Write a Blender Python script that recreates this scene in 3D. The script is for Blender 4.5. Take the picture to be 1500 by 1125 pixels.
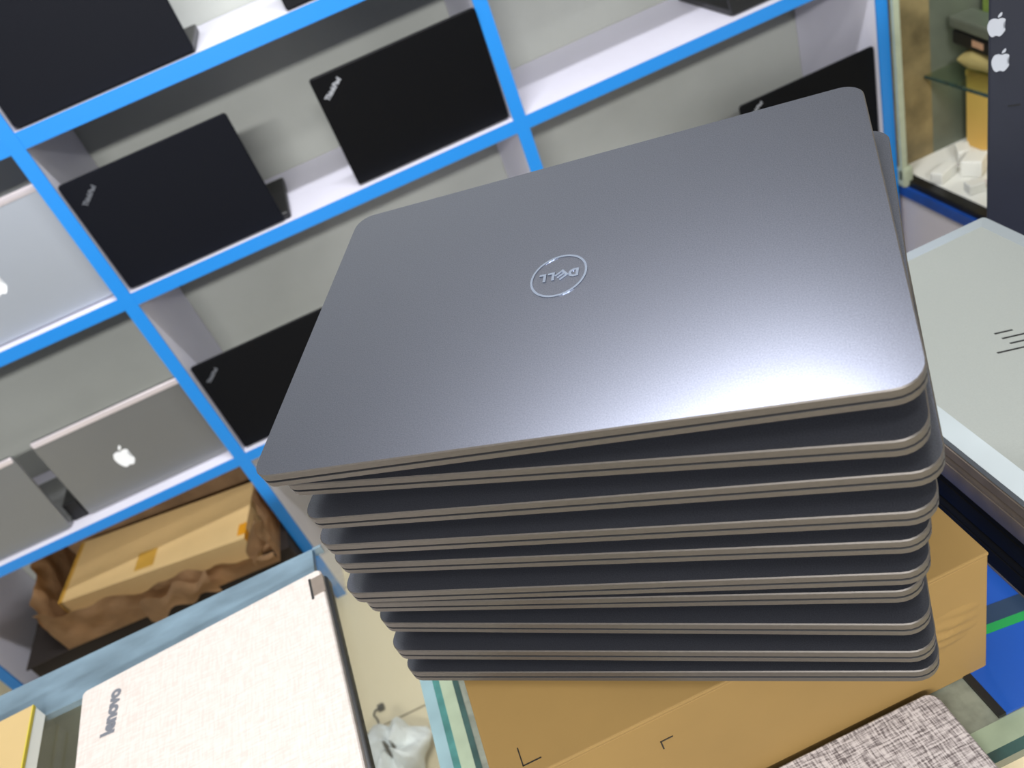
import bpy, bmesh, math, random
from mathutils import Matrix, Vector
random.seed(7)
for o in list(bpy.data.objects): bpy.data.objects.remove(o)
sc = bpy.context.scene
COL = sc.collection
# ------------------------------------------------------------------ camera
cam = bpy.data.cameras.new('camera'); cam_o = bpy.data.objects.new('camera', cam); COL.objects.link(cam_o)
cr, cu, cf = Vector((.9052, -.2781, -.3213)), Vector((.4226, .5091, .7499)), Vector((.0450, .8146, -.5783))
cam_o.matrix_world = Matrix(((cr.x, cu.x, -cf.x, 0), (cr.y, cu.y, -cf.y, 0), (cr.z, cu.z, -cf.z, 1.54), (0, 0, 0, 1)))
cam.sensor_width = 36; cam.lens = 1219.3 / 1500 * 36
cam.clip_start = .02
cam.dof.use_dof = True; cam.dof.focus_distance = .47; cam.dof.aperture_fstop = 11.5
sc.camera = cam_o
# ------------------------------------------------------------------ world, lamps, exposure
sc.view_settings.view_transform = 'Standard'; sc.view_settings.look = 'None'
sc.view_settings.gamma = 1; sc.view_settings.exposure = 0
w = bpy.data.worlds.new('shop_air'); sc.world = w; w.use_nodes = True
w.node_tree.nodes['Background'].inputs[0].default_value = (.80, .88, 1, 1)
w.node_tree.nodes['Background'].inputs[1].default_value = .40

def area(name, loc, target, sx, sy, power, col=(1, 1, 1), spread=180):
    l = bpy.data.lights.new(name, 'AREA'); l.shape = 'RECTANGLE'; l.size = sx; l.size_y = sy
    l.energy = power; l.color = col; l.spread = math.radians(spread)
    o = bpy.data.objects.new(name, l); COL.objects.link(o); o.location = loc
    o.rotation_euler = (Vector(target) - Vector(loc)).to_track_quat('-Z', 'Y').to_euler()
    return o
area('ceiling_tube_light', (-.3, -1.75, 2.46), (-.1, 1.6, .8), 1.3, .12, 94, (1, .985, .96))
area('ceiling_tube_light', (.03, .84, 2.70), (.03, .84, 0), .70, .10, 34, (.97, .98, 1))
area('ceiling_tube_light', (-.15, -.25, 2.74), (-.15, -.1, 0), 1.2, .10, 11, (1, .99, .97))

# ------------------------------------------------------------------ materials
def mat(name, color, rough=.5, metal=0., spec=.5, noise=None, bump=None, coat=0., vary=None, emit=None, sheen=0):
    m = bpy.data.materials.new(name); m.use_nodes = True
    nt = m.node_tree; b = nt.nodes['Principled BSDF']
    c = tuple(color) + (1,)
    b.inputs['Base Color'].default_value = c
    b.inputs['Roughness'].default_value = rough; b.inputs['Metallic'].default_value = metal
    b.inputs['Specular IOR Level'].default_value = spec; b.inputs['Coat Weight'].default_value = coat
    tc = nt.nodes.new('ShaderNodeTexCoord')
    if noise:                                   # (scale, amount[, stretch])
        n = nt.nodes.new('ShaderNodeTexNoise'); n.inputs['Scale'].default_value = noise[0]; n.inputs['Detail'].default_value = 6
        mp = nt.nodes.new('ShaderNodeMapping'); mp.inputs['Scale'].default_value = noise[2] if len(noise) > 2 else (1, 1, 1)
        nt.links.new(tc.outputs['Object'], mp.inputs['Vector']); nt.links.new(mp.outputs[0], n.inputs['Vector'])
        r = nt.nodes.new('ShaderNodeValToRGB'); a = noise[1]
        r.color_ramp.elements[0].position = .3; r.color_ramp.elements[1].position = .7
        r.color_ramp.elements[0].color = tuple(max(0, x * (1 - a)) for x in color) + (1,)
        r.color_ramp.elements[1].color = tuple(min(1, x * (1 + a)) for x in color) + (1,)
        nt.links.new(n.outputs['Fac'], r.inputs[0]); nt.links.new(r.outputs[0], b.inputs['Base Color'])
    if bump:                                    # (scale, strength, distance)
        n = nt.nodes.new('ShaderNodeTexNoise'); n.inputs['Scale'].default_value = bump[0]; n.inputs['Detail'].default_value = 4
        nt.links.new(tc.outputs['Object'], n.inputs['Vector'])
        bp = nt.nodes.new('ShaderNodeBump'); bp.inputs['Strength'].default_value = bump[1]; bp.inputs['Distance'].default_value = bump[2]
        nt.links.new(n.outputs['Fac'], bp.inputs['Height']); nt.links.new(bp.outputs[0], b.inputs['Normal'])
    return m

def s(r, g, b):                                 # sRGB 0-255 to linear
    f = lambda v: (v / 255 / 12.92) if v / 255 <= .04045 else ((v / 255 + .055) / 1.055) ** 2.4
    return (f(r), f(g), f(b))

M = {}
M['blue'] = mat('blue edging', s(34, 132, 216), .35)
M['white_board'] = mat('white melamine', s(226, 225, 240), .4, noise=(6, .03))
M['dark_lid'] = mat('black rubberised lid', s(13, 15, 23), .65, spec=.12, bump=(900, .08, .0003))
M['black_lid'] = mat('matt black plastic', s(9, 10, 14), .55, spec=.14)
M['black'] = mat('black plastic', s(14, 14, 16), .45)
M['silver'] = mat('anodised silver', s(186, 192, 202), .36, metal=.55, noise=(3, .02))
M['silver_grey'] = mat('anodised grey', s(138, 139, 140), .38, metal=.6)
M['silver_edge'] = mat('bright aluminium rim', s(235, 226, 232), .3, metal=.4)
M['emblem_white'] = mat('white emblem', s(240, 242, 245), .35)
M['emblem_grey'] = mat('silver print', s(176, 180, 190), .35, metal=.2)
M['dim_print'] = mat('dim print', s(95, 98, 106), .4)
M['lid'] = mat('gunmetal lid', s(108, 111, 123), .275, metal=.9, noise=(1500, .18), bump=(1400, .10, .0002))
M['lid_edge'] = mat('brushed taupe rim', s(78, 73, 69), .45, metal=.3, noise=(300, .12, (1, 1, 4)))
M['lid_gap'] = mat('seam rubber', s(8, 8, 9), .7)
M['underside'] = mat('dark base shell', s(20, 20, 24), .6)
M['chrome'] = mat('polished emblem', s(150, 160, 180), .25, metal=.85)
M['hp_lid'] = mat('pale aluminium', s(138, 142, 139), .45, metal=.3, noise=(900, .03))
M['hp_rim'] = mat('polished pale rim', s(156, 164, 168), .3, metal=.4)
M['pile_black'] = mat('matt black casing', s(10, 10, 11), .75, spec=.15)
M['grey_side'] = mat('brown grey casing', s(112, 102, 94), .5, metal=.2, noise=(60, .15))
M['wall'] = mat('sage wall paint', s(170, 173, 168), .8, noise=(3.5, .10), bump=(40, .15, .002))
M['card'] = mat('kraft cardboard', s(132, 105, 58), .75, noise=(9, .07), bump=(60, .12, .001))
M['card_pale'] = mat('pale cardboard', s(228, 196, 140), .75, noise=(7, .06))
M['card_dark'] = mat('crumpled kraft paper', s(182, 146, 108), .8, noise=(12, .22), bump=(25, .6, .01))
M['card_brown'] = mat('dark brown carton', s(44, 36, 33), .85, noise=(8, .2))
M['tape'] = mat('amber tape', s(205, 160, 70), .3, noise=(30, .08))
M['orange_tape'] = mat('orange tape', s(232, 160, 36), .3)
M['ink'] = mat('black ink', s(30, 25, 20), .6)
M['cream'] = mat('cream card', s(168, 145, 100), .6, noise=(8, .04))
M['olive'] = mat('olive edge', s(176, 160, 50), .6)
M['rail'] = mat('mottled blue grey strip', s(94, 113, 126), .3, noise=(14, .30, (1, 2.5, 1)))  # opaque blue grey, mottled by stretched noise
M['aqua'] = mat('pale aqua frosted strip', s(108, 132, 138), .3, noise=(30, .12))
M['teal'] = mat('teal glass edge', s(52, 100, 97), .2, noise=(60, .25), coat=.5)
M['deep_teal'] = mat('dark teal glass edge', s(38, 64, 62), .2, noise=(50, .3), coat=.5)
M['sage_edge'] = mat('sage glass edge', s(126, 138, 118), .3, noise=(40, .10))
M['sage_pale'] = mat('pale sage glass edge', s(176, 184, 162), .3, noise=(40, .08))
M['grey_glass'] = mat('grey green glass with painted reflection', s(104, 108, 98), .25, noise=(70, .30), coat=.3)  # mottled colour stands in for reflections on the glass top
M['blue_sheet'] = mat('saturated blue plastic', s(10, 66, 148), .4, noise=(10, .06))
M['green'] = mat('green print', s(10, 128, 60), .5)
M['navy_print'] = mat('dark navy print', s(20, 44, 70), .5)
M['navy'] = mat('navy carton', s(25, 28, 41), .6, noise=(40, .05))
M['navy_blue'] = mat('royal blue rail', s(28, 74, 158), .4, noise=(30, .12))
M['white'] = mat('white plastic', s(232, 232, 226), .4)
M['off_white'] = mat('white face panel', s(206, 202, 214), .5)
M['yellow_card'] = mat('yellow card', s(226, 184, 98), .6)
M['cream_bag'] = mat('cream paper', s(222, 206, 140), .6)
M['lime'] = mat('lime pack', s(120, 142, 66), .5, noise=(40, .2))
M['bright_green'] = mat('bright green print', s(30, 160, 40), .5)
M['peach'] = mat('peach label', s(190, 150, 120), .5)
M['brown_back'] = mat('mottled brown panel', s(128, 114, 80), .5, noise=(16, .40))
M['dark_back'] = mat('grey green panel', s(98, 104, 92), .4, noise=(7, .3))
M['bag'] = mat('milky plastic film', s(236, 242, 242), .35, bump=(30, .8, .015))
M['skirt'] = mat('beige laminate', s(196, 184, 156), .5, noise=(12, .08))
M['ceiling'] = mat('white ceiling paint', s(225, 225, 222), .9)

def weave(name, c0, c1, sx, sy, bumpd, rough=.8):
    m = bpy.data.materials.new(name); m.use_nodes = True
    nt = m.node_tree; b = nt.nodes['Principled BSDF']; b.inputs['Roughness'].default_value = rough
    tc = nt.nodes.new('ShaderNodeTexCoord')
    facs = []
    for sc_ in ((sx, sx * .12, 1), (sy * .12, sy, 1)):
        mp = nt.nodes.new('ShaderNodeMapping'); mp.inputs['Scale'].default_value = sc_
        n = nt.nodes.new('ShaderNodeTexNoise'); n.inputs['Scale'].default_value = 1; n.inputs['Detail'].default_value = 3
        nt.links.new(tc.outputs['Object'], mp.inputs['Vector']); nt.links.new(mp.outputs[0], n.inputs['Vector']); facs.append(n)
    mx = nt.nodes.new('ShaderNodeMath'); mx.operation = 'ADD'
    nt.links.new(facs[0].outputs['Fac'], mx.inputs[0]); nt.links.new(facs[1].outputs['Fac'], mx.inputs[1])
    hf = nt.nodes.new('ShaderNodeMath'); hf.operation = 'MULTIPLY'; hf.inputs[1].default_value = .5
    nt.links.new(mx.outputs[0], hf.inputs[0])
    r = nt.nodes.new('ShaderNodeValToRGB'); r.color_ramp.elements[0].position = .40; r.color_ramp.elements[1].position = .58
    r.color_ramp.elements[0].color = c0 + (1,); r.color_ramp.elements[1].color = c1 + (1,)
    nt.links.new(hf.outputs[0], r.inputs[0]); nt.links.new(r.outputs[0], b.inputs['Base Color'])
    bp = nt.nodes.new('ShaderNodeBump'); bp.inputs['Strength'].default_value = .6; bp.inputs['Distance'].default_value = bumpd
    nt.links.new(hf.outputs[0], bp.inputs['Height']); nt.links.new(bp.outputs[0], b.inputs['Normal'])
    return m
M['linen'] = weave('ivory linen cover', s(173, 164, 159), s(184, 176, 172), 460, 460, .0012)
M['tweed'] = weave('grey tweed cover', s(88, 80, 82), s(180, 173, 174), 720, 720, .0007)

def tiles():
    m = bpy.data.materials.new('beige floor tiles'); m.use_nodes = True
    nt = m.node_tree; b = nt.nodes['Principled BSDF']; b.inputs['Roughness'].default_value = .3
    tc = nt.nodes.new('ShaderNodeTexCoord')
    mp = nt.nodes.new('ShaderNodeMapping'); mp.inputs['Location'].default_value = (.15, -1.195 + .45 * 3, 0)
    nt.links.new(tc.outputs['Object'], mp.inputs['Vector'])
    br = nt.nodes.new('ShaderNodeTexBrick'); br.offset = 0; br.inputs['Scale'].default_value = 1
    br.inputs['Brick Width'].default_value = .45; br.inputs['Row Height'].default_value = .45
    br.inputs['Mortar Size'].default_value = .0025; br.inputs['Mortar Smooth'].default_value = .2
    br.inputs['Color1'].default_value = s(226, 213, 180) + (1,); br.inputs['Color2'].default_value = s(220, 208, 176) + (1,)
    br.inputs['Mortar'].default_value = s(120, 108, 84) + (1,)
    nt.links.new(mp.outputs[0], br.inputs['Vector']); nt.links.new(br.outputs['Color'], b.inputs['Base Color'])
    return m
M['tiles'] = tiles()

def glass(name, tint, refl=1.0):
    m = bpy.data.materials.new(name); m.use_nodes = True
    nt = m.node_tree; nt.nodes.clear()
    out = nt.nodes.new('ShaderNodeOutputMaterial'); mix = nt.nodes.new('ShaderNodeMixShader')
    t = nt.nodes.new('ShaderNodeBsdfTransparent'); t.inputs[0].default_value = tint + (1,)
    g = nt.nodes.new('ShaderNodeBsdfGlossy'); g.inputs['Roughness'].default_value = .03
    f = nt.nodes.new('ShaderNodeFresnel'); geo = nt.nodes.new('ShaderNodeNewGeometry'); mr = nt.nodes.new('ShaderNodeMapRange')
    mr.inputs['To Min'].default_value = 1.45; mr.inputs['To Max'].default_value = 1 / 1.45
    nt.links.new(geo.outputs['Backfacing'], mr.inputs['Value']); nt.links.new(mr.outputs[0], f.inputs['IOR'])
    nt.links.new(f.outputs[0], mix.inputs[0]); nt.links.new(t.outputs[0], mix.inputs[1]); nt.links.new(g.outputs[0], mix.inputs[2])
    nt.links.new(mix.outputs[0], out.inputs[0])
    return m
M['glass'] = glass('clear glass', (.985, .99, .985))
M['cab_glass'] = glass('greenish cabinet glass', (.86, .92, .86))

# ------------------------------------------------------------------ mesh helpers
def new_obj(name, bm, m, parent=None, loc=None, smooth=False):
    """one mesh object; bm is in the parent's frame (parent given) or in world space re-based to loc"""
    if loc is not None: bmesh.ops.translate(bm, verts=bm.verts, vec=-Vector(loc))
    bmesh.ops.recalc_face_normals(bm, faces=bm.faces)
    me = bpy.data.meshes.new(name); bm.to_mesh(me); bm.free()
    for mm in (m if isinstance(m, (list, tuple)) else [m]): me.materials.append(M[mm])
    if smooth:
        for p in me.polygons: p.use_smooth = True
        me.set_sharp_from_angle(angle=math.radians(35))
    o = bpy.data.objects.new(name, me); COL.objects.link(o)
    if loc is not None: o.location = loc
    if parent is not None: o.parent = parent
    return o
def thing(name, label, cat, loc=(0, 0, 0), group=None):
    o = bpy.data.objects.new(name, None); COL.objects.link(o); o.location = loc; o.empty_display_size = .05
    o['label'] = label; o['category'] = cat
    if group: o['group'] = group
    return o
def tag(o, label, cat, group=None):
    o['label'] = label; o['category'] = cat
    if group: o['group'] = group
    return o
def part(name, bm, m, parent, smooth=False, label=None):
    """bm in world space; parent is an unrotated root (or a part lying on it)"""
    p = parent; off = Vector((0, 0, 0))
    while p is not None: off += Vector(p.location); p = p.parent
    bmesh.ops.translate(bm, verts=bm.verts, vec=-off)
    o = new_obj(name, bm, m, parent, smooth=smooth)
    if label: o['label'] = label
    return o
def structure(name, bm, m):
    o = new_obj(name, bm, m); o['kind'] = 'structure'; return o
def box(bm, lo, hi, Mx=None, bevel=0):
    g = bmesh.ops.create_cube(bm, size=1)
    vs = g['verts']
    for v in vs: v.co = Vector([lo[i] + (v.co[i] + .5) * (hi[i] - lo[i]) for i in range(3)])
    if bevel:
        es = list({e for v in vs for e in v.link_edges})
        r = bmesh.ops.bevel(bm, geom=es, offset=bevel, segments=2, affect='EDGES', profile=.6); 
        vs = list({v for f in r['faces'] for v in f.verts} | {v for v in vs if v.is_valid})
    if Mx is not None: bmesh.ops.transform(bm, matrix=Mx, verts=vs)
    return bm
def B(lo, hi, Mx=None, bevel=0): return box(bmesh.new(), lo, hi, Mx, bevel)
def rr_outline(w, d, r, inset=0, n=6):
    """rounded rectangle 0..w x 0..d; r may be 4 radii (front-left, front-right, back-right, back-left)"""
    rs = r if isinstance(r, (tuple, list)) else (r,) * 4
    cs = ((0, 0, 180), (w, 0, 270), (w, d, 0), (0, d, 90)); out = []
    for (x, y, a0), rad in zip(cs, rs):
        rad = max(rad, inset + .0004)
        cx = x + (rad if x == 0 else -rad); cy = y + (rad if y == 0 else -rad); q = rad - inset
        for k in range(n + 1):
            a = math.radians(a0 + 90 * k / n); out.append((cx + q * math.cos(a), cy + q * math.sin(a)))
    return out
def slab(bm, w, d, r, profile, Mx=None, shear=None):
    """loft of rounded rectangles: profile = [(inset, z), ...] from bottom to top"""
    rings = []
    for ins, z in profile:
        ring = []
        for x, y in rr_outline(w, d, r, ins):
            p = Vector((x, y, z))
            if shear: p = shear(p)
            ring.append(bm.verts.new(Mx @ p if Mx else p))
        rings.append(ring)
    n = len(rings[0])
    for a, b in zip(rings, rings[1:]):
        for i in range(n): bm.faces.new((a[i], a[(i + 1) % n], b[(i + 1) % n], b[i]))
    bm.faces.new(rings[0][::-1]); bm.faces.new(rings[-1])
    return bm
def prism(bm, poly, z0, z1, Mx=None, hole=None):
    lo = [bm.verts.new((Mx @ Vector((x, y, z0))) if Mx else (x, y, z0)) for x, y in poly]
    hi = [bm.verts.new((Mx @ Vector((x, y, z1))) if Mx else (x, y, z1)) for x, y in poly]
    n = len(poly)
    for i in range(n): bm.faces.new((lo[i], lo[(i + 1) % n], hi[(i + 1) % n], hi[i]))
    if hole is None:
        bm.faces.new(lo[::-1]); bm.faces.new(hi)
    else:
        l2 = [bm.verts.new((Mx @ Vector((x, y, z0))) if Mx else (x, y, z0)) for x, y in hole]
        h2 = [bm.verts.new((Mx @ Vector((x, y, z1))) if Mx else (x, y, z1)) for x, y in hole]
        for i in range(n):
            j = (i + 1) % n
            bm.faces.new((l2[j], l2[i], h2[i], h2[j])); bm.faces.new((hi[i], hi[j], h2[j], h2[i])); bm.faces.new((lo[j], lo[i], l2[i], l2[j]))
    return bm
def tube(bm, pts, r, n=8):
    pts = [Vector(p) for p in pts]; rings = []
    for i, p in enumerate(pts):
        t = (pts[min(i + 1, len(pts) - 1)] - pts[max(i - 1, 0)]).normalized()
        a = t.orthogonal().normalized(); b = t.cross(a)
        if rings:
            a = (prev - t * prev.dot(t)).normalized(); b = t.cross(a)
        prev = a
        rings.append([bm.verts.new(p + r * (math.cos(2 * math.pi * k / n) * a + math.sin(2 * math.pi * k / n) * b)) for k in range(n)])
    for A, C in zip(rings, rings[1:]):
        for k in range(n): bm.faces.new((A[k], A[(k + 1) % n], C[(k + 1) % n], C[k]))
    bm.faces.new(rings[0][::-1]); bm.faces.new(rings[-1])
    return bm
def frame(o, x, y):
    """matrix with origin o, x axis x, y axis near y, z = x cross y"""
    x = Vector(x).normalized(); z = x.cross(Vector(y)).normalized(); y = z.cross(x); o = Vector(o)
    return Matrix(((x.x, y.x, z.x, o.x), (x.y, y.y, z.y, o.y), (x.z, y.z, z.z, o.z), (0, 0, 0, 1)))
def text_bm(string, height, thick, Mx, bold=0., shear=0.):
    c = bpy.data.curves.new('lettering', 'FONT'); c.body = string; c.size = height; c.extrude = thick / 2
    c.align_x = 'CENTER'; c.align_y = 'CENTER'; c.offset = bold; c.shear = shear; c.resolution_u = 3
    o = bpy.data.objects.new('lettering', c); COL.objects.link(o)
    bpy.context.view_layer.update()
    me = bpy.data.meshes.new_from_object(o.evaluated_get(bpy.context.evaluated_depsgraph_get()))
    bpy.data.objects.remove(o); bpy.data.curves.remove(c)
    bm = bmesh.new(); bm.from_mesh(me); bpy.data.meshes.remove(me)
    bmesh.ops.transform(bm, matrix=Mx, verts=bm.verts)
    return bm
def catmull(P, n=6):
    out = []; N = len(P)
    for i in range(N):
        p0, p1, p2, p3 = (Vector(P[(i + k) % N]) for k in (-1, 0, 1, 2))
        for k in range(n):
            t = k / n
            out.append(tuple(.5 * (2 * p1 + (p2 - p0) * t + (2 * p0 - 5 * p1 + 4 * p2 - p3) * t * t + (3 * p1 - p0 - 3 * p2 + p3) * t ** 3)))
    return out
def fruit_bm(h, thick, Mx):
    """bitten-fruit emblem, body and leaf, about h tall, centred"""
    body = [(0, .62), (-.2, .70), (-.48, .62), (-.62, .30), (-.60, -.05), (-.46, -.42), (-.26, -.62), (-.02, -.54), (.22, -.62), (.42, -.42), (.54, -.16),
            (.44, -.06), (.36, .12), (.38, .34), (.50, .52), (.36, .66), (.14, .68)]
    leaf = [(.0, .76), (.04, .95), (.22, 1.1), (.24, .92), (.14, .80)]
    k = h / 1.7; bm = bmesh.new()
    for P in (body, leaf): prism(bm, [((x) * k, (y - .2) * k) for x, y in catmull(P, 4)], 0, thick, Mx)
    bmesh.ops.triangulate(bm, faces=[f for f in bm.faces if len(f.verts) > 4])
    return bm
def wavy(bm, nx, ny, fn, thick=0):
    """grid sheet fn(u,v)->Vector"""
    g = [[bm.verts.new(fn(i / nx, j / ny)) for i in range(nx + 1)] for j in range(ny + 1)]
    for j in range(ny):
        for i in range(nx): bm.faces.new((g[j][i], g[j][i + 1], g[j + 1][i + 1], g[j + 1][i]))
    if thick: bmesh.ops.solidify(bm, geom=bm.faces[:], thickness=thick)
    return bm

# ================================================================== SETTING
structure('floor', B((-2.6, -3.2, -.05), (2.4, 2.02, 0)), 'tiles')
structure('wall_back', B((-2.6, 1.95, 0), (2.4, 2.02, 2.8)), 'wall')
structure('wall_right', B((2.3, -3.2, 0), (2.4, 1.95, 2.8)), 'wall')
structure('ceiling', B((-2.6, -3.2, 2.8), (2.4, 2.02, 2.85)), 'ceiling')

# ------------------------------------------------------------------ blue-edged display shelf
SY, SB = 1.624, 1.948
VX = (-1.322, -.5419, .3134, 1.1247); HZ = (1.2953, .9566, .5131)
shelf = thing('display_shelf', 'tall white open display shelf with bright blue front edges along the back wall', 'shelf', (0, SY, 0))
for x in VX:
    u = part('upright', B((x - .0125, SY + .003, 0), (x + .0125, SB, 1.78)), 'white_board', shelf)
    part('edging', B((x - .0135, SY - .001, 0), (x + .0135, SY + .003, 1.78)), 'blue', u)
for z, t in zip(HZ, (.0145, .0125, .0115)):
    for a, b in zip(VX, VX[1:]):
        u = part('shelf_board', B((a + .0125, SY + .004, z - t), (b - .0125, SB, z + t)), 'white_board', shelf)
        part('edging', B((a + .0135, SY, z - t - .0005), (b - .0135, SY + .004, z + t + .0005)), 'blue', u)
TOP = [z + t for z, t in zip(HZ, (.0145, .0125, .0115))]

def open_laptop(name, label, x0, x1, z0, ztop, lid_m, y0=1.645, ytop=1.65, rim=None, base_m='black', base_d=.22, base_x=(0, 0), r=.006, th=.007, group='open laptops on the blue shelf', xs=0.0):
    """stands with the lid back towards the room and the keyboard half lying behind it; returns root, lid frame"""
    root = thing(name, label, 'laptop', (x0, y0, z0), group)
    w = x1 - x0; yb = y0 + .004
    base_d = min(base_d, SB - .006 - yb - .002)
    zb = .0005
    b = bmesh.new()
    slab(b, w + base_x[1] - base_x[0], base_d, .006, [(.002, 0), (0, .003), (0, .013), (.002, .015)], Matrix.Translation((x0 + base_x[0], yb + .004, z0 + zb)))
    base = part('keyboard_half', b, base_m, root, True)
    h = math.hypot(ztop - z0 - .004, ytop - y0)
    F = frame((x0, y0, z0 + .004), (1, 0, 0), (xs, ytop - y0, ztop - z0 - .004))     # z axis points at the room
    l = bmesh.new()
    slab(l, w, h, r, [(.001, -th), (0, -th + .001), (0, -.0015), (.0015, 0)], F)
    lid = part('lid', l, lid_m, root, True)
    if rim:
        t = bmesh.new(); slab(t, w - .006, .014, .004, [(.001, -th * .8), (0, -th * .6), (0, .0012), (.002, .0026)], F @ Matrix.Translation((.003, h - .0148, 0)))
        part('top_rim', t, rim, lid, True)
    hb = bmesh.new(); tube(hb, [(x0 + .03, y0 + .009, z0 + .0085), (x1 - .03, y0 + .009, z0 + .0085)], .005)
    part('hinge_barrel', hb, 'black', root, True)
    return root, lid, F, w, h
def corner_print(lid, F, w, h, m, u=.030, v=.030, size=.0135):
    a = math.radians(37)
    X = Matrix.Translation((u, h - v, .0003)) @ Matrix.Rotation(a, 4, 'Z')
    part('logo', text_bm('ThinkPad', size, .0006, F @ X, bold=.0006), m, lid)

# top row
open_laptop('laptop', 'large dark laptop on the top shelf cut off by the photo corner', -.527, -.190, TOP[0], 1.545, 'dark_lid', y0=1.636, ytop=1.652, r=.008, th=.009)
open_laptop('laptop', 'dark laptop on the top shelf above the one with the bright corner print', -.016, .280, TOP[0], 1.54, 'black_lid', y0=1.640, ytop=1.66)
# middle row
r_, l_, F_, w_, h_ = open_laptop('laptop', 'black laptop with dim silver corner print standing beside the left upright', -.5265, -.196, TOP[1], 1.2015, 'dark_lid', y0=1.638, ytop=1.632, base_x=(.005, .014))
corner_print(l_, F_, w_, h_, 'dim_print', .040, .036, .0115)
r_, l_, F_, w_, h_ = open_laptop('laptop', 'black laptop with bright silver corner print standing against the centre upright', -.034, .2985, TOP[1], 1.1975, 'black_lid', y0=1.645, ytop=1.612)
corner_print(l_, F_, w_, h_, 'emblem_grey', .034, .031, .0125)
r_, l_, F_, w_, h_ = open_laptop('laptop', 'bright silver laptop on the middle shelf at the left photo edge', -.918, -.558, TOP[1], 1.219, 'silver', y0=1.652, ytop=1.662, rim='silver_edge', base_m='silver', r=.014, th=.008)
part('emblem', fruit_bm(.055, .0006, F_ @ Matrix.Translation((w_ / 2, h_ * .46, .0002))), 'emblem_white', l_)
open_laptop('laptop', 'black laptop seen from its side on the shelf right of the centre upright', .806, 1.09, TOP[1], 1.17, 'black', y0=1.650, ytop=1.70, base_d=.25, base_m='black')
# lower row
r_, l_, F_, w_, h_ = open_laptop('laptop', 'grey laptop with a white fruit emblem in full view on the lower left shelf', -.912, -.5565, TOP[2], .7455, 'silver_grey', y0=1.662, ytop=1.672, rim='silver_edge', base_m='silver_grey', r=.010, th=.008)
part('emblem', fruit_bm(.056, .0006, F_ @ Matrix.Translation((w_ * .41, h_ * .45, .0002))), 'emblem_white', l_)
open_laptop('laptop', 'grey laptop left of the full-view grey laptop, cut by the photo edge', -1.29, -.953, TOP[2], .7400, 'silver_grey', y0=1.645, ytop=1.665, rim='silver_edge', base_m='silver_grey', r=.010, th=.008)
r_, l_, F_, w_, h_ = open_laptop('laptop', 'black laptop on the lower shelf half hidden behind the tall laptop stack', -.526, -.192, TOP[2], .763, 'black_lid', y0=1.640, ytop=1.644)
corner_print(l_, F_, w_, h_, 'dim_print', .032, .036, .0105)
r_, l_, F_, w_, h_ = open_laptop('laptop', 'black laptop on the lower shelf against the right end upright', .781, 1.109, TOP[2], .789, 'black_lid', y0=1.640, ytop=1.636)
part('logo', text_bm('ThinkPad', .0105, .0006, F_ @ Matrix.Translation((.036, h_ - .022, .0003)) @ Matrix.Rotation(math.radians(37), 4, 'Z'), bold=.0003), 'emblem_grey', l_)

ad = thing('power_adapter', 'small black power adapter between the two grey laptops', 'adapter', (-.935, 1.70, TOP[2]))
part('brick', B((-.951, 1.668, TOP[2] + .0005), (-.917, 1.76, TOP[2] + .05), bevel=.003), 'black', ad)
part('cord', tube(bmesh.new(), [(-.934, 1.757, TOP[2] + .02), (-.934, 1.785, TOP[2] + .02), (-.93, 1.80, TOP[2] + .006), (-.95, 1.86, TOP[2] + .004)], .003), 'black', ad, True)

# ------------------------------------------------------------------ bottom compartment: cartons
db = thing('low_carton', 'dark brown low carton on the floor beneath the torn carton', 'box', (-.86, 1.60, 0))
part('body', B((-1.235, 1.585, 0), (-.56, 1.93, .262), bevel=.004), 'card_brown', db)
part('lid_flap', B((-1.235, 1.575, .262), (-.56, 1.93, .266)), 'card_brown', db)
oc = thing('torn_carton', 'torn open brown carton holding a sealed carton under the shelf', 'box', (-.85, 1.57, .266))
def torn(u, v, p0, p1, h0, h1, jag, out):
    p = Vector(p0).lerp(Vector(p1), u); h = h0 + (h1 - h0) * u
    h += jag * (math.sin(u * 23 + 1) * .5 + math.sin(u * 51) * .35 + math.sin(u * 9.0 + 2) * .6) if v > .3 else 0
    n = Vector((p1[1] - p0[1], -(p1[0] - p0[0]), 0)).normalized()
    wob = .007 * math.sin(u * 17 + v * 6) * v + .004 * math.sin(u * 41 - v * 9) * v
    return Vector((p.x, p.y, .267)) + Vector((0, 0, v * (h - .267))) + n * (wob + out * v * v)
def wall(p0, p1, h0, h1, jag, out=0, nx=34): return wavy(bmesh.new(), nx, 8, lambda u, v: torn(u, v, p0, p1, h0, h1, jag, out), .004)
part('front_panel', wall((-1.125, 1.575), (-.583, 1.540), .392, .312, .010, .006), 'card_dark', oc, True)
part('side_panel', wall((-1.145, 1.90), (-1.125, 1.575), .46, .395, .006, .0), 'card_dark', oc, True)
part('side_panel', wall((-.583, 1.540), (-.566, 1.88), .37, .45, .012, .0), 'card_dark', oc, True)
part('back_panel', wall((-.565, 1.88), (-1.145, 1.90), .44, .46, .006), 'card_dark', oc, True)
part('bottom_panel', B((-1.12, 1.59, .267), (-.60, 1.87, .270)), 'card_dark', oc)
def flap(u, v): return Vector((-.90 + .17 * u, 1.533 - .012 * v - .006 * math.sin(u * 9) - .010 * math.sin(v * 5) * u, .335 - .055 * v + .012 * math.sin(u * 14 + v * 3)))
part('torn_flap', wavy(bmesh.new(), 16, 10, flap, .003), 'card_dark', oc, True)
def flap2(u, v): return Vector((-.632 + .05 * u + .004 * math.sin(v * 7), 1.530 + .012 * v + .035 * u, .290 + .085 * v * (.45 + .55 * u) + .03 * u + .014 * math.sin(v * 9 + u * 3)))
part('torn_flap', wavy(bmesh.new(), 10, 12, flap2, .003), 'card_dark', oc, True)
ang = math.atan2(-.0762, .4781)
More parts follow.
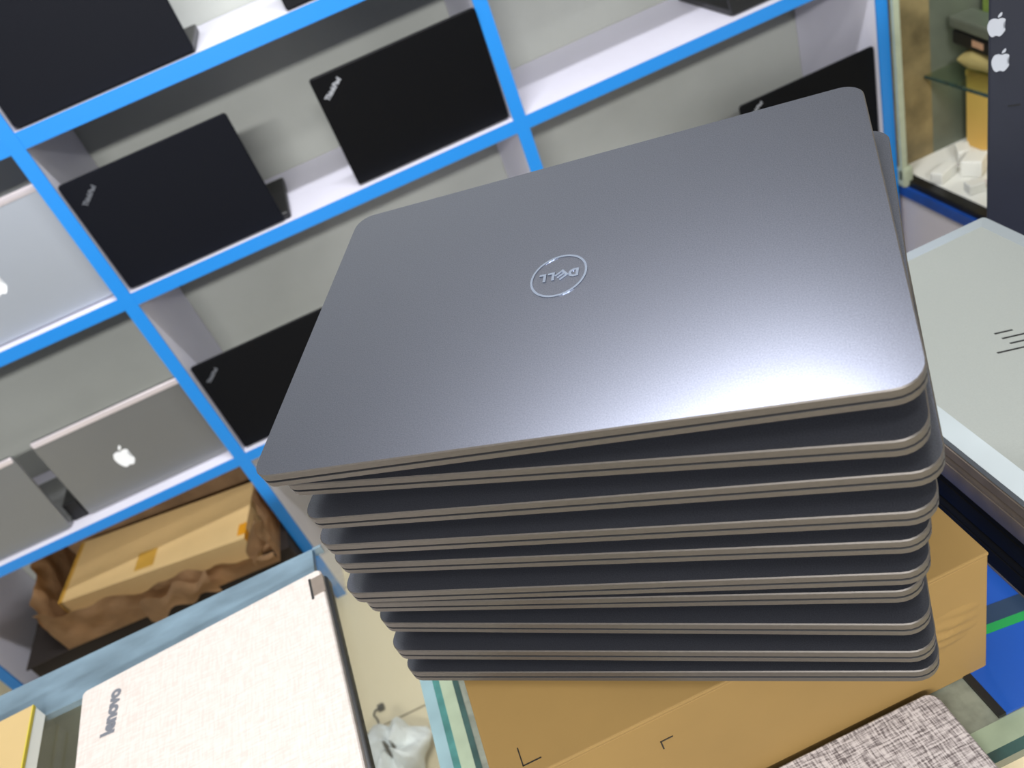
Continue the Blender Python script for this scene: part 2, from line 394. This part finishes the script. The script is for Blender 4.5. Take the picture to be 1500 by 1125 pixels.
IC = Matrix.Translation((-1.1055, 1.6425, .271)) @ Matrix.Rotation(ang, 4, 'Z')
ic = thing('sealed_carton', 'pale sealed carton lying inside the torn carton', 'box', (-.87, 1.60, .271))
part('body', B((0, 0, 0), (.484, .20, .083), IC, .002), 'card_pale', ic)
part('tape_patch', B((.195, .018, .083), (.245, .075, .0834), IC), 'tape', ic)
t = B((.464, .014, .083), (.4845, .052, .0834), IC); box(t, (.484, .0, .03), (.4846, .03, .083), IC)
part('orange_tape', t, 'orange_tape', ic)
part('edge_tape', B((-.0006, .0, .002), (.010, .195, .0836), IC), 'tape', ic)

# ------------------------------------------------------------------ counter: two glass showcases
CT = .95
g1 = thing('glass_showcase', 'left glass showcase under the ivory linen laptop', 'showcase', (-.6, .45, 0))
part('top_pane', B((-1.30, .10, CT - .008), (-.150, .650, CT)), 'glass', g1)
part('back_strip', B((-1.30, .650, CT - .008), (-.2330, .7085, CT)), 'rail', g1)
part('clear_strip', B((-.2330, .650, CT - .008), (-.150, .7085, CT)), 'glass', g1)
part('aqua_strip', B((-.150, .10, CT - .010), (-.1395, .7085, CT)), 'aqua', g1)
part('end_edge', B((-.1395, .10, CT - .010), (-.1335, .7085, CT)), 'teal', g1)
part('back_pane', B((-.42, .700, .36), (-.15, .706, CT - .008)), 'glass', g1)
part('shade_board', B((-1.30, .698, .36), (-.42, .706, CT - .008)), 'dark_back', g1)  # added opaque board, dark in place of the shaded floor behind the glass
part('end_pane', B((-.1405, .12, .36), (-.1345, .70, CT - .010)), 'glass', g1)
part('base_cabinet', B((-1.30, .12, 0), (-.14, .706, .36)), 'skirt', g1)
part('blue_corner', B((-.2335, .7086, CT - .012), (-.2235, .7125, CT - .002)), 'rail', g1)

g2 = thing('glass_showcase', 'right glass showcase under the kraft box and pale laptop', 'showcase', (.4, .45, 0))
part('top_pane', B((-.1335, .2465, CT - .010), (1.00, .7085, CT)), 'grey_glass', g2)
part('sage_edge', B((-.1335, .10, CT - .012), (-.1215, .2465, CT)), 'sage_edge', g2)
part('front_strip', B((-.1215, .2315, CT - .010), (1.00, .2465, CT)), 'sage_edge', g2)
part('front_edge', B((-.1215, .2245, CT - .010), (1.00, .2315, CT)), 'deep_teal', g2)
part('front_panel', B((-.1335, .2335, 0), (1.0, .2395, CT - .010)), 'skirt', g2)
part('back_panel', B((-.1335, .700, 0), (1.0, .706, CT - .010)), 'skirt', g2)
sb = B((-.1335, .2465, CT), (-.1225, .7085, CT + .0006)); part('seam_strip', sb, 'sage_edge', g2)
part('seam_line', B((-.1225, .2465, CT), (-.1175, .7085, CT + .0008)), 'deep_teal', g2)

# plastic bag and cable on the floor behind the showcase
def bagf(u, v):
    a = u * 2 * math.pi; R = (.085 + .016 * math.sin(a * 3 + 1) + .010 * math.sin(a * 7)) * math.sin(math.pi * min(max(v, .02), .98)) ** .7
    return Vector((-.466 + R * math.cos(a) * .78, 1.078 + R * math.sin(a) * 1.05, .002 + .075 * (1 - math.cos(math.pi * v)) / 2 * (1 + .22 * math.sin(a * 4 + v * 5))))
bg = new_obj('plastic_bag', wavy(bmesh.new(), 40, 16, bagf), 'bag', loc=(-.472, 1.108, 0), smooth=True)
tag(bg, 'crumpled milky plastic bag on the floor behind the glass', 'bag')
cb = thing('cable', 'short black cable with a small plug on the floor tiles', 'cable', (-.5, 1.22, 0))
part('wire', tube(bmesh.new(), [(-.500, 1.170, .004), (-.502, 1.190, .004), (-.503, 1.212, .004), (-.510, 1.228, .005), (-.505, 1.236, .006), (-.496, 1.236, .007)], .0022), 'black', cb, True)
part('plug', B((-.497, 1.229, .002), (-.482, 1.243, .013), bevel=.002), 'black', cb)

# ------------------------------------------------------------------ kraft box under the stack
kb = thing('kraft_box', 'kraft cardboard box on the counter carrying the tall laptop stack', 'box', (.075, .37, CT))
BX0, BX1, BY0, BY1, BZ = -.0885, .2420, .2800, .515, 1.0775
part('body', B((BX0, BY0, CT + .001), (BX1, BY1, BZ - .003), bevel=.0015), 'card', kb)
part('top_flap', B((BX0, BY0 - .0006, BZ - .003), (BX1, (BY0 + BY1) / 2 - .001, BZ), bevel=.001), 'card', kb)
part('top_flap', B((BX0, (BY0 + BY1) / 2 + .001, BZ - .003), (BX1, BY1, BZ), bevel=.001), 'card', kb)
mk = bmesh.new()
box(mk, (-.0686, .2880, BZ), (-.0678, .3005, BZ + .0002)); box(mk, (-.0686, .2876, BZ), (-.0562, .2884, BZ + .0002))
part('corner_mark', mk, 'ink', kb)
mk = bmesh.new()
box(mk, (.0125, BY0 - .0004, 1.0402), (.0134, BY0, 1.0492)); box(mk, (.0125, BY0 - .0004, 1.0485), (.0212, BY0, 1.0494))
part('corner_mark', mk, 'ink', kb)
rnd = random.Random(3)
def scuff(u, v):
    e = math.sin(math.pi * u) * math.sin(math.pi * v)
    return Vector((.178 + .062 * u + .003 * math.sin(v * 11) * (1 - u), BY0 + .0005 - e * (.0006 + .0020 * abs(math.sin(u * 9 + v * 14)) + .0006 * rnd.random()), .985 + .045 * v + .016 * u))
part('torn_paper', wavy(bmesh.new(), 26, 18, scuff), 'card', kb, True)

# ------------------------------------------------------------------ stack of ten dark grey laptops
LW, LD = .3232, .216
PITCH = .021675
TS, RS = math.radians(8.7494 / 10), math.radians(2.4241 / 10)
def wedge(p):
    f = min(1, max(0, (-p.z - .0108) / .0072))
    return Vector((p.x, p.y, p.z - f * (p.y * math.tan(TS) + p.x * math.tan(RS))))
def lettering_bars(S):
    """four slab letters inside the ring, the second one tilted; reading direction +x, centred"""
    bm = bmesh.new(); hs = [.0004]
    def bar(x0, y0, x1, y1, wd):
        hs[0] += .00003; t = hs[0]
        d = Vector((x1 - x0, y1 - y0)).normalized(); n = Vector((-d.y, d.x)) * wd / 2
        prism(bm, [(x0 + n.x, y0 + n.y), (x0 - n.x, y0 - n.y), (x1 - n.x, y1 - n.y), (x1 + n.x, y1 + n.y)], 0, t, S)
    k = .001
    # first letter: open bowl
    o = [(-11.4, -3.1), (-8.2, -3.1), (-6.5, -2.3), (-5.7, -.9), (-5.7, .9), (-6.5, 2.3), (-8.2, 3.1), (-11.4, 3.1)]
    i = [(-9.8, -1.8), (-8.5, -1.8), (-7.8, -1.4), (-7.4, -.6), (-7.4, .6), (-7.8, 1.4), (-8.5, 1.8), (-9.8, 1.8)]
    prism(bm, [(x * k, y * k) for x, y in o], 0, .0004, S, hole=[(x * k, y * k) for x, y in i])
    # tilted second letter: three slanted bars joined at their feet
    a = math.radians(38); c, sn = math.cos(a), math.sin(a)
    R = lambda x, y: ((x * c - y * sn - 1.6) * k, (x * sn + y * c + .1) * k)
    for yy in (-2.4, 0, 2.4):
        p, q = R(-2.4, yy), R(2.7, yy); bar(p[0], p[1], q[0], q[1], .00125)
    p, q = R(-2.4, -3.0), R(-2.4, 3.0); bar(p[0], p[1], q[0], q[1], .0013)
    # two last letters
    for x in (3.0, 7.9):
        bar(x * k, -.0031, x * k, .0031, .0016); bar((x - .8) * k, -.0024, (x + 3.2) * k, -.0024, .0014)
    return bm
def make_dark_laptop():
    root = thing('closed_laptop', '', 'laptop')
    b = bmesh.new(); slab(b, LW, LD, (.0105, .014, .012, .012), [(.0010, -.0052), (0, -.0047), (0, -.0006), (.0006, 0)])
    lid = new_obj('lid', b, ['lid', 'lid_edge'], root, smooth=True)
    for p in lid.data.polygons: p.material_index = 0 if p.normal.z > .93 else 1
    b = bmesh.new(); slab(b, LW - .003, LD - .003, (.009, .0125, .0105, .0105), [(0, -.0064), (0, -.0050)], Matrix.Translation((.0015, .0015, 0)))
    new_obj('seam', b, 'lid_gap', root)
    b = bmesh.new(); slab(b, LW, LD, (.0105, .014, .012, .012), [(.016, -.0186), (.012, -.0180), (.0035, -.0128), (.0008, -.0106), (0, -.0098), (0, -.0064), (.0004, -.0062)], shear=wedge)
    base = new_obj('base', b, ['lid_edge', 'underside'], root, smooth=True)
    for p in base.data.polygons: p.material_index = 0 if abs(p.normal.z) < .2 else 1
    for y in (.022, LD - .030):
        b = bmesh.new(); slab(b, LW - .07, .010, .004, [(.001, -PITCH + .0001), (0, -PITCH + .0006), (0, -.0180)], Matrix.Translation((.035, y, 0)), shear=wedge)
        new_obj('rubber_foot', b, 'black', root, smooth=True)
    n = 48
    F = Matrix.Translation((LW / 2 - .001, LD / 2 + .001, .00002)) @ Matrix.Rotation(math.pi, 4, 'Z')
    ring = prism(bmesh.new(), [(.0162 * math.cos(2 * math.pi * i / n), .0162 * math.sin(2 * math.pi * i / n)) for i in range(n)], 0, .0004, F,
                 hole=[(.0149 * math.cos(2 * math.pi * i / n), .0149 * math.sin(2 * math.pi * i / n)) for i in range(n)])
    e = new_obj('emblem_ring', ring, 'chrome', lid)
    new_obj('emblem_letters', lettering_bars(F), 'chrome', lid)
    return root
POSE = [(-.1253, .36774, -.50975, 1.29354), (-.11947, .37923, -.56447, 1.27359), (-.11745, .37185, -.53504, 1.25145), (-.12028, .37297, -.5367, 1.22963),
        (-.12113, .3775, -.53768, 1.2082), (-.12425, .37387, -.52253, 1.18614), (-.12235, .3827, -.52972, 1.16494), (-.12054, .38193, -.54051, 1.1433),
        (-.122, .3758, -.52336, 1.12146), (-.12161, .37291, -.50636, 1.09976)]
WORDS = ['topmost dark grey laptop of the tall stack, its round emblem in view', 'dark grey laptop second from the top of the tall stack',
         'dark grey laptop third from the top of the tall stack, jutting out right', 'dark grey laptop fourth from the top of the tall stack',
         'dark grey laptop fifth from the top of the tall stack', 'dark grey laptop fifth from the bottom of the tall stack',
         'dark grey laptop fourth from the bottom of the tall stack', 'dark grey laptop third from the bottom of the tall stack',
         'dark grey laptop second from the bottom of the tall stack', 'bottommost dark grey laptop of the tall stack, lying on the kraft box']
def copy_tree(o, parent=None):
    c = o.copy(); COL.objects.link(c); c.parent = parent
    for ch in list(o.children): copy_tree(ch, c)
    return c
first = make_dark_laptop()
under = Vector((math.tan(RS), math.tan(TS), 1)).normalized()     # normal of the underside in the laptop's own frame
seat_n, seat_p, placed = Vector((0, 0, 1)), Vector((0, 0, .0 + 1.0780)), {}
for i in range(9, -1, -1):                                        # from the bottom up, each one lying flat on the lid below
    x, y, yaw, _ = POSE[i]
    R0 = Matrix.Rotation(yaw, 3, 'Z')
    R = (R0 @ under).rotation_difference(seat_n).to_matrix() @ R0
    d = PITCH * under.z + .0001
    z = seat_p.z + (d - seat_n.x * (x - seat_p.x) - seat_n.y * (y - seat_p.y)) / seat_n.z
    placed[i] = (Vector((x, y, z)), R.to_euler())
    seat_n, seat_p = R @ Vector((0, 0, 1)), Vector((x, y, z))
for i in range(10):
    o = first if i == 0 else copy_tree(first)
    o.location, o.rotation_euler = placed[i]
    o['label'] = WORDS[i]; o['category'] = 'laptop'; o['group'] = 'tall stack of dark grey laptops'

# ------------------------------------------------------------------ ivory linen laptop on the left showcase
LZ = .972
a4 = math.radians(3.7)
# far right corner fixed, long side running towards the camera
LM = Matrix.Translation((-.2185, .6500, CT)) @ Matrix.Rotation(a4, 4, 'Z') @ Matrix.Translation((-.2585, -.36, 0))
ll = thing('linen_laptop', 'closed laptop with an ivory linen cover on the glass showcase', 'laptop', (-.35, .47, CT))
b = bmesh.new(); slab(b, .2585, .36, .006, [(.001, .0135), (0, .0145), (0, .0205), (.0012, .022)], LM)
lid = part('cover', b, 'linen', ll, True)
b = bmesh.new(); slab(b, .2585 + .003, .357, .006, [(.004, .0005), (0, .004), (0, .0128), (.001, .0134)], LM)
part('base', b, 'black', ll, True)
b = bmesh.new(); box(b, (.2470, .326, .0216), (.2597, .350, .0226), LM)
part('hinge_tab', b, 'grey_side', ll)
part('hinge_rim', B((.2445, .3225, .0216), (.2470, .3515, .0226), LM), 'black', ll)
part('logo', text_bm('lenovo', .0185, .0005, LM @ Matrix.Translation((.034, .315, .0222)) @ Matrix.Rotation(math.radians(90 - 6), 4, 'Z'), bold=.0009), 'dim_print', lid)

# cream carton at the bottom left
cc = thing('cream_carton', 'cream carton with a yellow green edge beside the linen laptop', 'box', (-.60, .55, CT))
CM = Matrix.Translation((-.5315, .6500, CT)) @ Matrix.Rotation(math.radians(2.5), 4, 'Z')
part('body', B((-.26, -.24, .0005), (-.0016, 0, .0185), CM, .001), 'white', cc)
part('top_panel', B((-.26, -.24, .0185), (-.002, 0, .020), CM), 'cream', cc)
part('edge_strip', B((-.0025, -.24, .0165), (-.0012, 0, .0203), CM), 'olive', cc)

# ------------------------------------------------------------------ grey tweed laptop in front of the box
tw = thing('tweed_laptop', 'laptop with a speckled grey tweed cover in front of the kraft box', 'laptop', (.10, .20, CT))
TM = Matrix.Translation((-.03, .155, CT))
b = bmesh.new(); slab(b, .226, .120, .008, [(.002, .0005), (0, .003), (0, .0095), (.001, .010)], TM); part('base', b, 'grey_side', tw, True)
b = bmesh.new(); slab(b, .226, .120, .008, [(.001, .0102), (0, .011), (0, .015), (.001, .016)], TM); part('cover', b, 'tweed', tw, True)

# ------------------------------------------------------------------ blue sheet under the pale laptop pile
bs = thing('blue_sheet', 'glossy blue plastic sheet with a green stripe under the pale laptop pile', 'sheet', (.35, .40, CT))
part('sheet', B((.2290, .2470, CT + .0003), (.56, .64, CT + .003)), 'blue_sheet', bs)
part('dark_border', B((.2235, .2470, CT + .0002), (.2290, .64, CT + .0034)), 'black', bs)
SM = Matrix.Translation((.245, .3005, CT + .003)) @ Matrix.Rotation(math.radians(-6), 4, 'Z')
part('green_stripe', B((0, 0, 0), (.13, .0065, .0003), SM), 'green', bs)
part('navy_stripe', B((.012, .0065, 0), (.13, .020, .0003), SM), 'navy_print', bs)

# ------------------------------------------------------------------ pale laptop on its pile
PZ = 1.066
def pile_laptop(label, z0, z1, lo, hi, lid_m, side_m):
    root = thing('closed_laptop', label, 'laptop', (lo[0], lo[1], z0), 'pile on the blue sheet')
    h = z1 - z0; wd = hi[0] - lo[0]; dp = hi[1] - lo[1]
    T = Matrix.Translation((lo[0], lo[1], z0))
    b = bmesh.new(); slab(b, wd, dp, .006, [(.0015, .0003), (0, .0025), (0, h * .66), (.0006, h * .68)], T); part('base', b, side_m, root, True)
    b = bmesh.new(); slab(b, wd, dp, .006, [(.0006, h * .715), (0, h * .735), (0, h * .95), (.001, h)], T); part('lid', b, lid_m, root, True)
    b = bmesh.new(); slab(b, wd - .002, dp - .002, .005, [(0, h * .67), (0, h * .725)], Matrix.Translation((.001, .001, 0)) @ T); part('seam', b, 'lid_gap', root)
    return root
zs = [CT + .0032, .984, 1.0145, 1.043]
PZ = 1.066
r0 = pile_laptop('bottommost black laptop of the pile on the blue sheet', zs[0], zs[1], (.2985, .283), (.515, .600), 'pile_black', 'pile_black')
part('bottom_rim', slab(bmesh.new(), .2165, .317, .006, [(0, .0002), (0, .0026)], Matrix.Translation((.2983, .2828, zs[0]))), 'grey_side', r0)
pile_laptop('black laptop under the brown grey one in the pile on the blue sheet', zs[1], zs[2], (.2985, .284), (.516, .600), 'pile_black', 'pile_black')
pile_laptop('brown grey laptop directly below the pale laptop with the slanted emblem', zs[2], zs[3], (.2955, .282), (.505, .597), 'grey_side', 'grey_side')
root = thing('closed_laptop', 'pale silver laptop with a four-stroke slanted emblem on top of its pile', 'laptop', (.29, .27, zs[3]), 'pile on the blue sheet')
T = Matrix.Translation((.2935, .275, zs[3]))
b = bmesh.new(); slab(b, .2095, .319, .004, [(.002, .0004), (.0, .003), (0, .0115), (.001, .0122)], T); part('base', b, 'grey_side', root, True)
b = bmesh.new(); slab(b, .2095, .319, .004, [(0, .012), (0, .0140)], Matrix.Translation((.0010, .001, 0)) @ T); part('seam', b, 'lid_gap', root)
b = bmesh.new(); slab(b, .2095, .319, .004, [(0, .0140), (0, .0200), (.0155, .0230)], T)
lid = part('lid', b, ['hp_lid', 'hp_rim'], root)
for p in lid.data.polygons: p.material_index = 0 if p.normal.z > .995 else 1
st = bmesh.new()
for y0, xa, xb in ((.4265, .378, .4045), (.4345, .392, .4045), (.4425, .392, .4185), (.4505, .392, .4045)):
    sl = -.34; wd = .0016
    yy = lambda x: y0 + (x - .392) * sl
    prism(st, [(xa, yy(xa) - wd / 2), (xb, yy(xb) - wd / 2), (xb, yy(xb) + wd / 2), (xa, yy(xa) + wd / 2)], zs[3] + .0230, zs[3] + .0233)
part('emblem', st, 'black', lid)

# ------------------------------------------------------------------ navy carton with emblems behind the pale laptop
nc = thing('navy_carton', 'dark navy carton with two white fruit emblems standing behind the pale laptop', 'box', (.63, .67, CT))
NM = Matrix.Translation((.5455, .640, CT)) @ Matrix.Rotation(math.radians(-40.3), 4, 'Z')
bd = part('body', B((0, 0, .0005), (.20, .062, .37), NM, .002), 'navy', nc)
for (x, z) in ((.0065, .2675), (.0100, .2350)):
    F = NM @ Matrix.Translation((x, -.0002, z)) @ Matrix.Rotation(math.radians(90), 4, 'X') @ Matrix.Rotation(math.radians(-4), 4, 'Z')
    part('emblem', fruit_bm(.0205, .0006, F), 'emblem_grey', bd)
part('seam_groove', B((.016, -.0006, .190), (.026, 0, .1912), NM), 'black', bd)

# ------------------------------------------------------------------ glass cabinet on the right
cab = thing('glass_cabinet', 'glass display cabinet with a blue rail at the end of the shelf', 'cabinet', (1.35, 1.4, 0))
part('base', B((1.152, .70, 0), (1.74, 1.93, .408)), 'off_white', cab)
part('rail', B((1.144, .70, .408), (1.164, 1.655, .434)), 'navy_blue', cab)
part('track', B((1.152, .70, .434), (1.176, 1.64, .450)), 'black', cab)
part('floor_board', B((1.176, .70, .436), (1.74, 1.93, .452)), 'white', cab)
part('corner_edge', B((1.1390, 1.606, .455), (1.1530, 1.616, 1.60)), 'sage_pale', cab)
part('corner_foot', B((1.139, 1.600, .434), (1.165, 1.63, .486), bevel=.008), 'sage_pale', cab)
part('end_panel', B((1.150, 1.665, .452), (1.268, 1.680, 1.60)), 'brown_back', cab)
part('end_panel', B((1.268, 1.665, .452), (1.74, 1.680, 1.60)), 'dark_back', cab)
part('back_panel', B((1.74, .70, 0), (1.76, 1.94, 1.60)), 'dark_back', cab)
part('glass_shelf', B((1.25, .72, .652), (1.735, 1.66, .658)), 'cab_glass', cab)
part('shelf_edge', B((1.246, .72, .652), (1.25, 1.66, .658)), 'deep_teal', cab)
ws = .452
chargers = [((1.204, 1.548), 20, (.060, .030, .028), 'white charger block lying nearest the cabinet corner'),
            ((1.262, 1.520), 35, (.055, .045, .040), 'white square charger block beside the navy carton edge'),
            ((1.206, 1.452), -15, (.036, .030, .024), 'small white plug nearest the cabinet rail'),
            ((1.285, 1.585), 60, (.050, .030, .034), 'white charger block at the back of the cabinet board')]
for (x, y), a, (lx, ly, lz), lb in chargers:
    T = Matrix.Translation((x, y, ws)) @ Matrix.Rotation(math.radians(a), 4, 'Z')
    ch = thing('charger', lb, 'charger', (x, y, ws), 'white chargers in the cabinet')
    part('body', B((-lx / 2, -ly / 2, .0002), (lx / 2, ly / 2, lz), T, .004), 'white', ch)
    pr = bmesh.new()
    for q in (-.25, .25): box(pr, (lx / 2, q * ly - .002, lz * .4), (lx / 2 + .012, q * ly + .002, lz * .6), T)
    part('prong', pr, 'silver_edge', ch)
wr = thing('white_cord', 'loose white cord looping around the chargers', 'cord', (1.23, 1.48, ws))
pts = [(1.19 + .10 * t + .012 * math.sin(t * 11), 1.50 - .05 * t + .03 * math.sin(t * 7), ws + .004) for t in [i / 30 for i in range(31)]]
part('wire', tube(bmesh.new(), [(x, y - .06, z) for x, y, z in pts], .0025), 'white', wr, True)
yb = thing('yellow_box', 'yellow box standing below the cabinet glass shelf', 'box', (1.40, 1.50, ws))
part('body', B((1.335, 1.34, ws + .0005), (1.43, 1.635, .640), bevel=.002), 'yellow_card', yb)
part('lid', B((1.334, 1.34, .628), (1.431, 1.636, .6405)), 'yellow_card', yb)
cg = thing('cream_pack', 'cream paper pack on the cabinet glass shelf beside the navy carton', 'pack', (1.36, 1.52, .658))
def pack(u, v):
    a = 2 * math.pi * v
    return Vector((1.318 + .030 * math.cos(a) + .004 * math.sin(u * 9 + a), 1.605 - .21 * u, .6905 + .0285 * math.sin(a) * (1 + .10 * math.sin(u * 13 + 2 * a)) * (.35 + .65 * min(1, 6 * u))))
part('wrapper', wavy(bmesh.new(), 16, 16, pack, .001), 'cream_bag', cg, True)
bk = thing('power_bank', 'black device with a peach label on the cabinet glass shelf', 'device', (1.30, 1.62, .70))
T = Matrix.Translation((1.315, 1.610, .7185)) @ Matrix.Rotation(math.radians(-8), 4, 'Z')
part('body', B((-.02, -.14, .0), (.03, .02, .030), T, .004), 'black', bk)
part('top_half', B((-.022, -.15, .034), (.032, .03, .060), T, .006), 'dark_back', bk)
part('label_sticker', B((-.0206, -.095, .010), (-.0198, -.055, .024), T), 'peach', bk)
part('spacer', B((-.01, -.12, .029), (.02, .0, .035), T), 'black', bk)
gp = thing('green_pack', 'lime green pack with a bright green top on the cabinet glass shelf', 'pack', (1.36, 1.58, .7))
part('body', B((1.385, 1.44, .659), (1.42, 1.645, .82), bevel=.003), 'lime', gp)
part('top_print', B((1.3842, 1.50, .790), (1.385, 1.645, .82)), 'bright_green', gp)
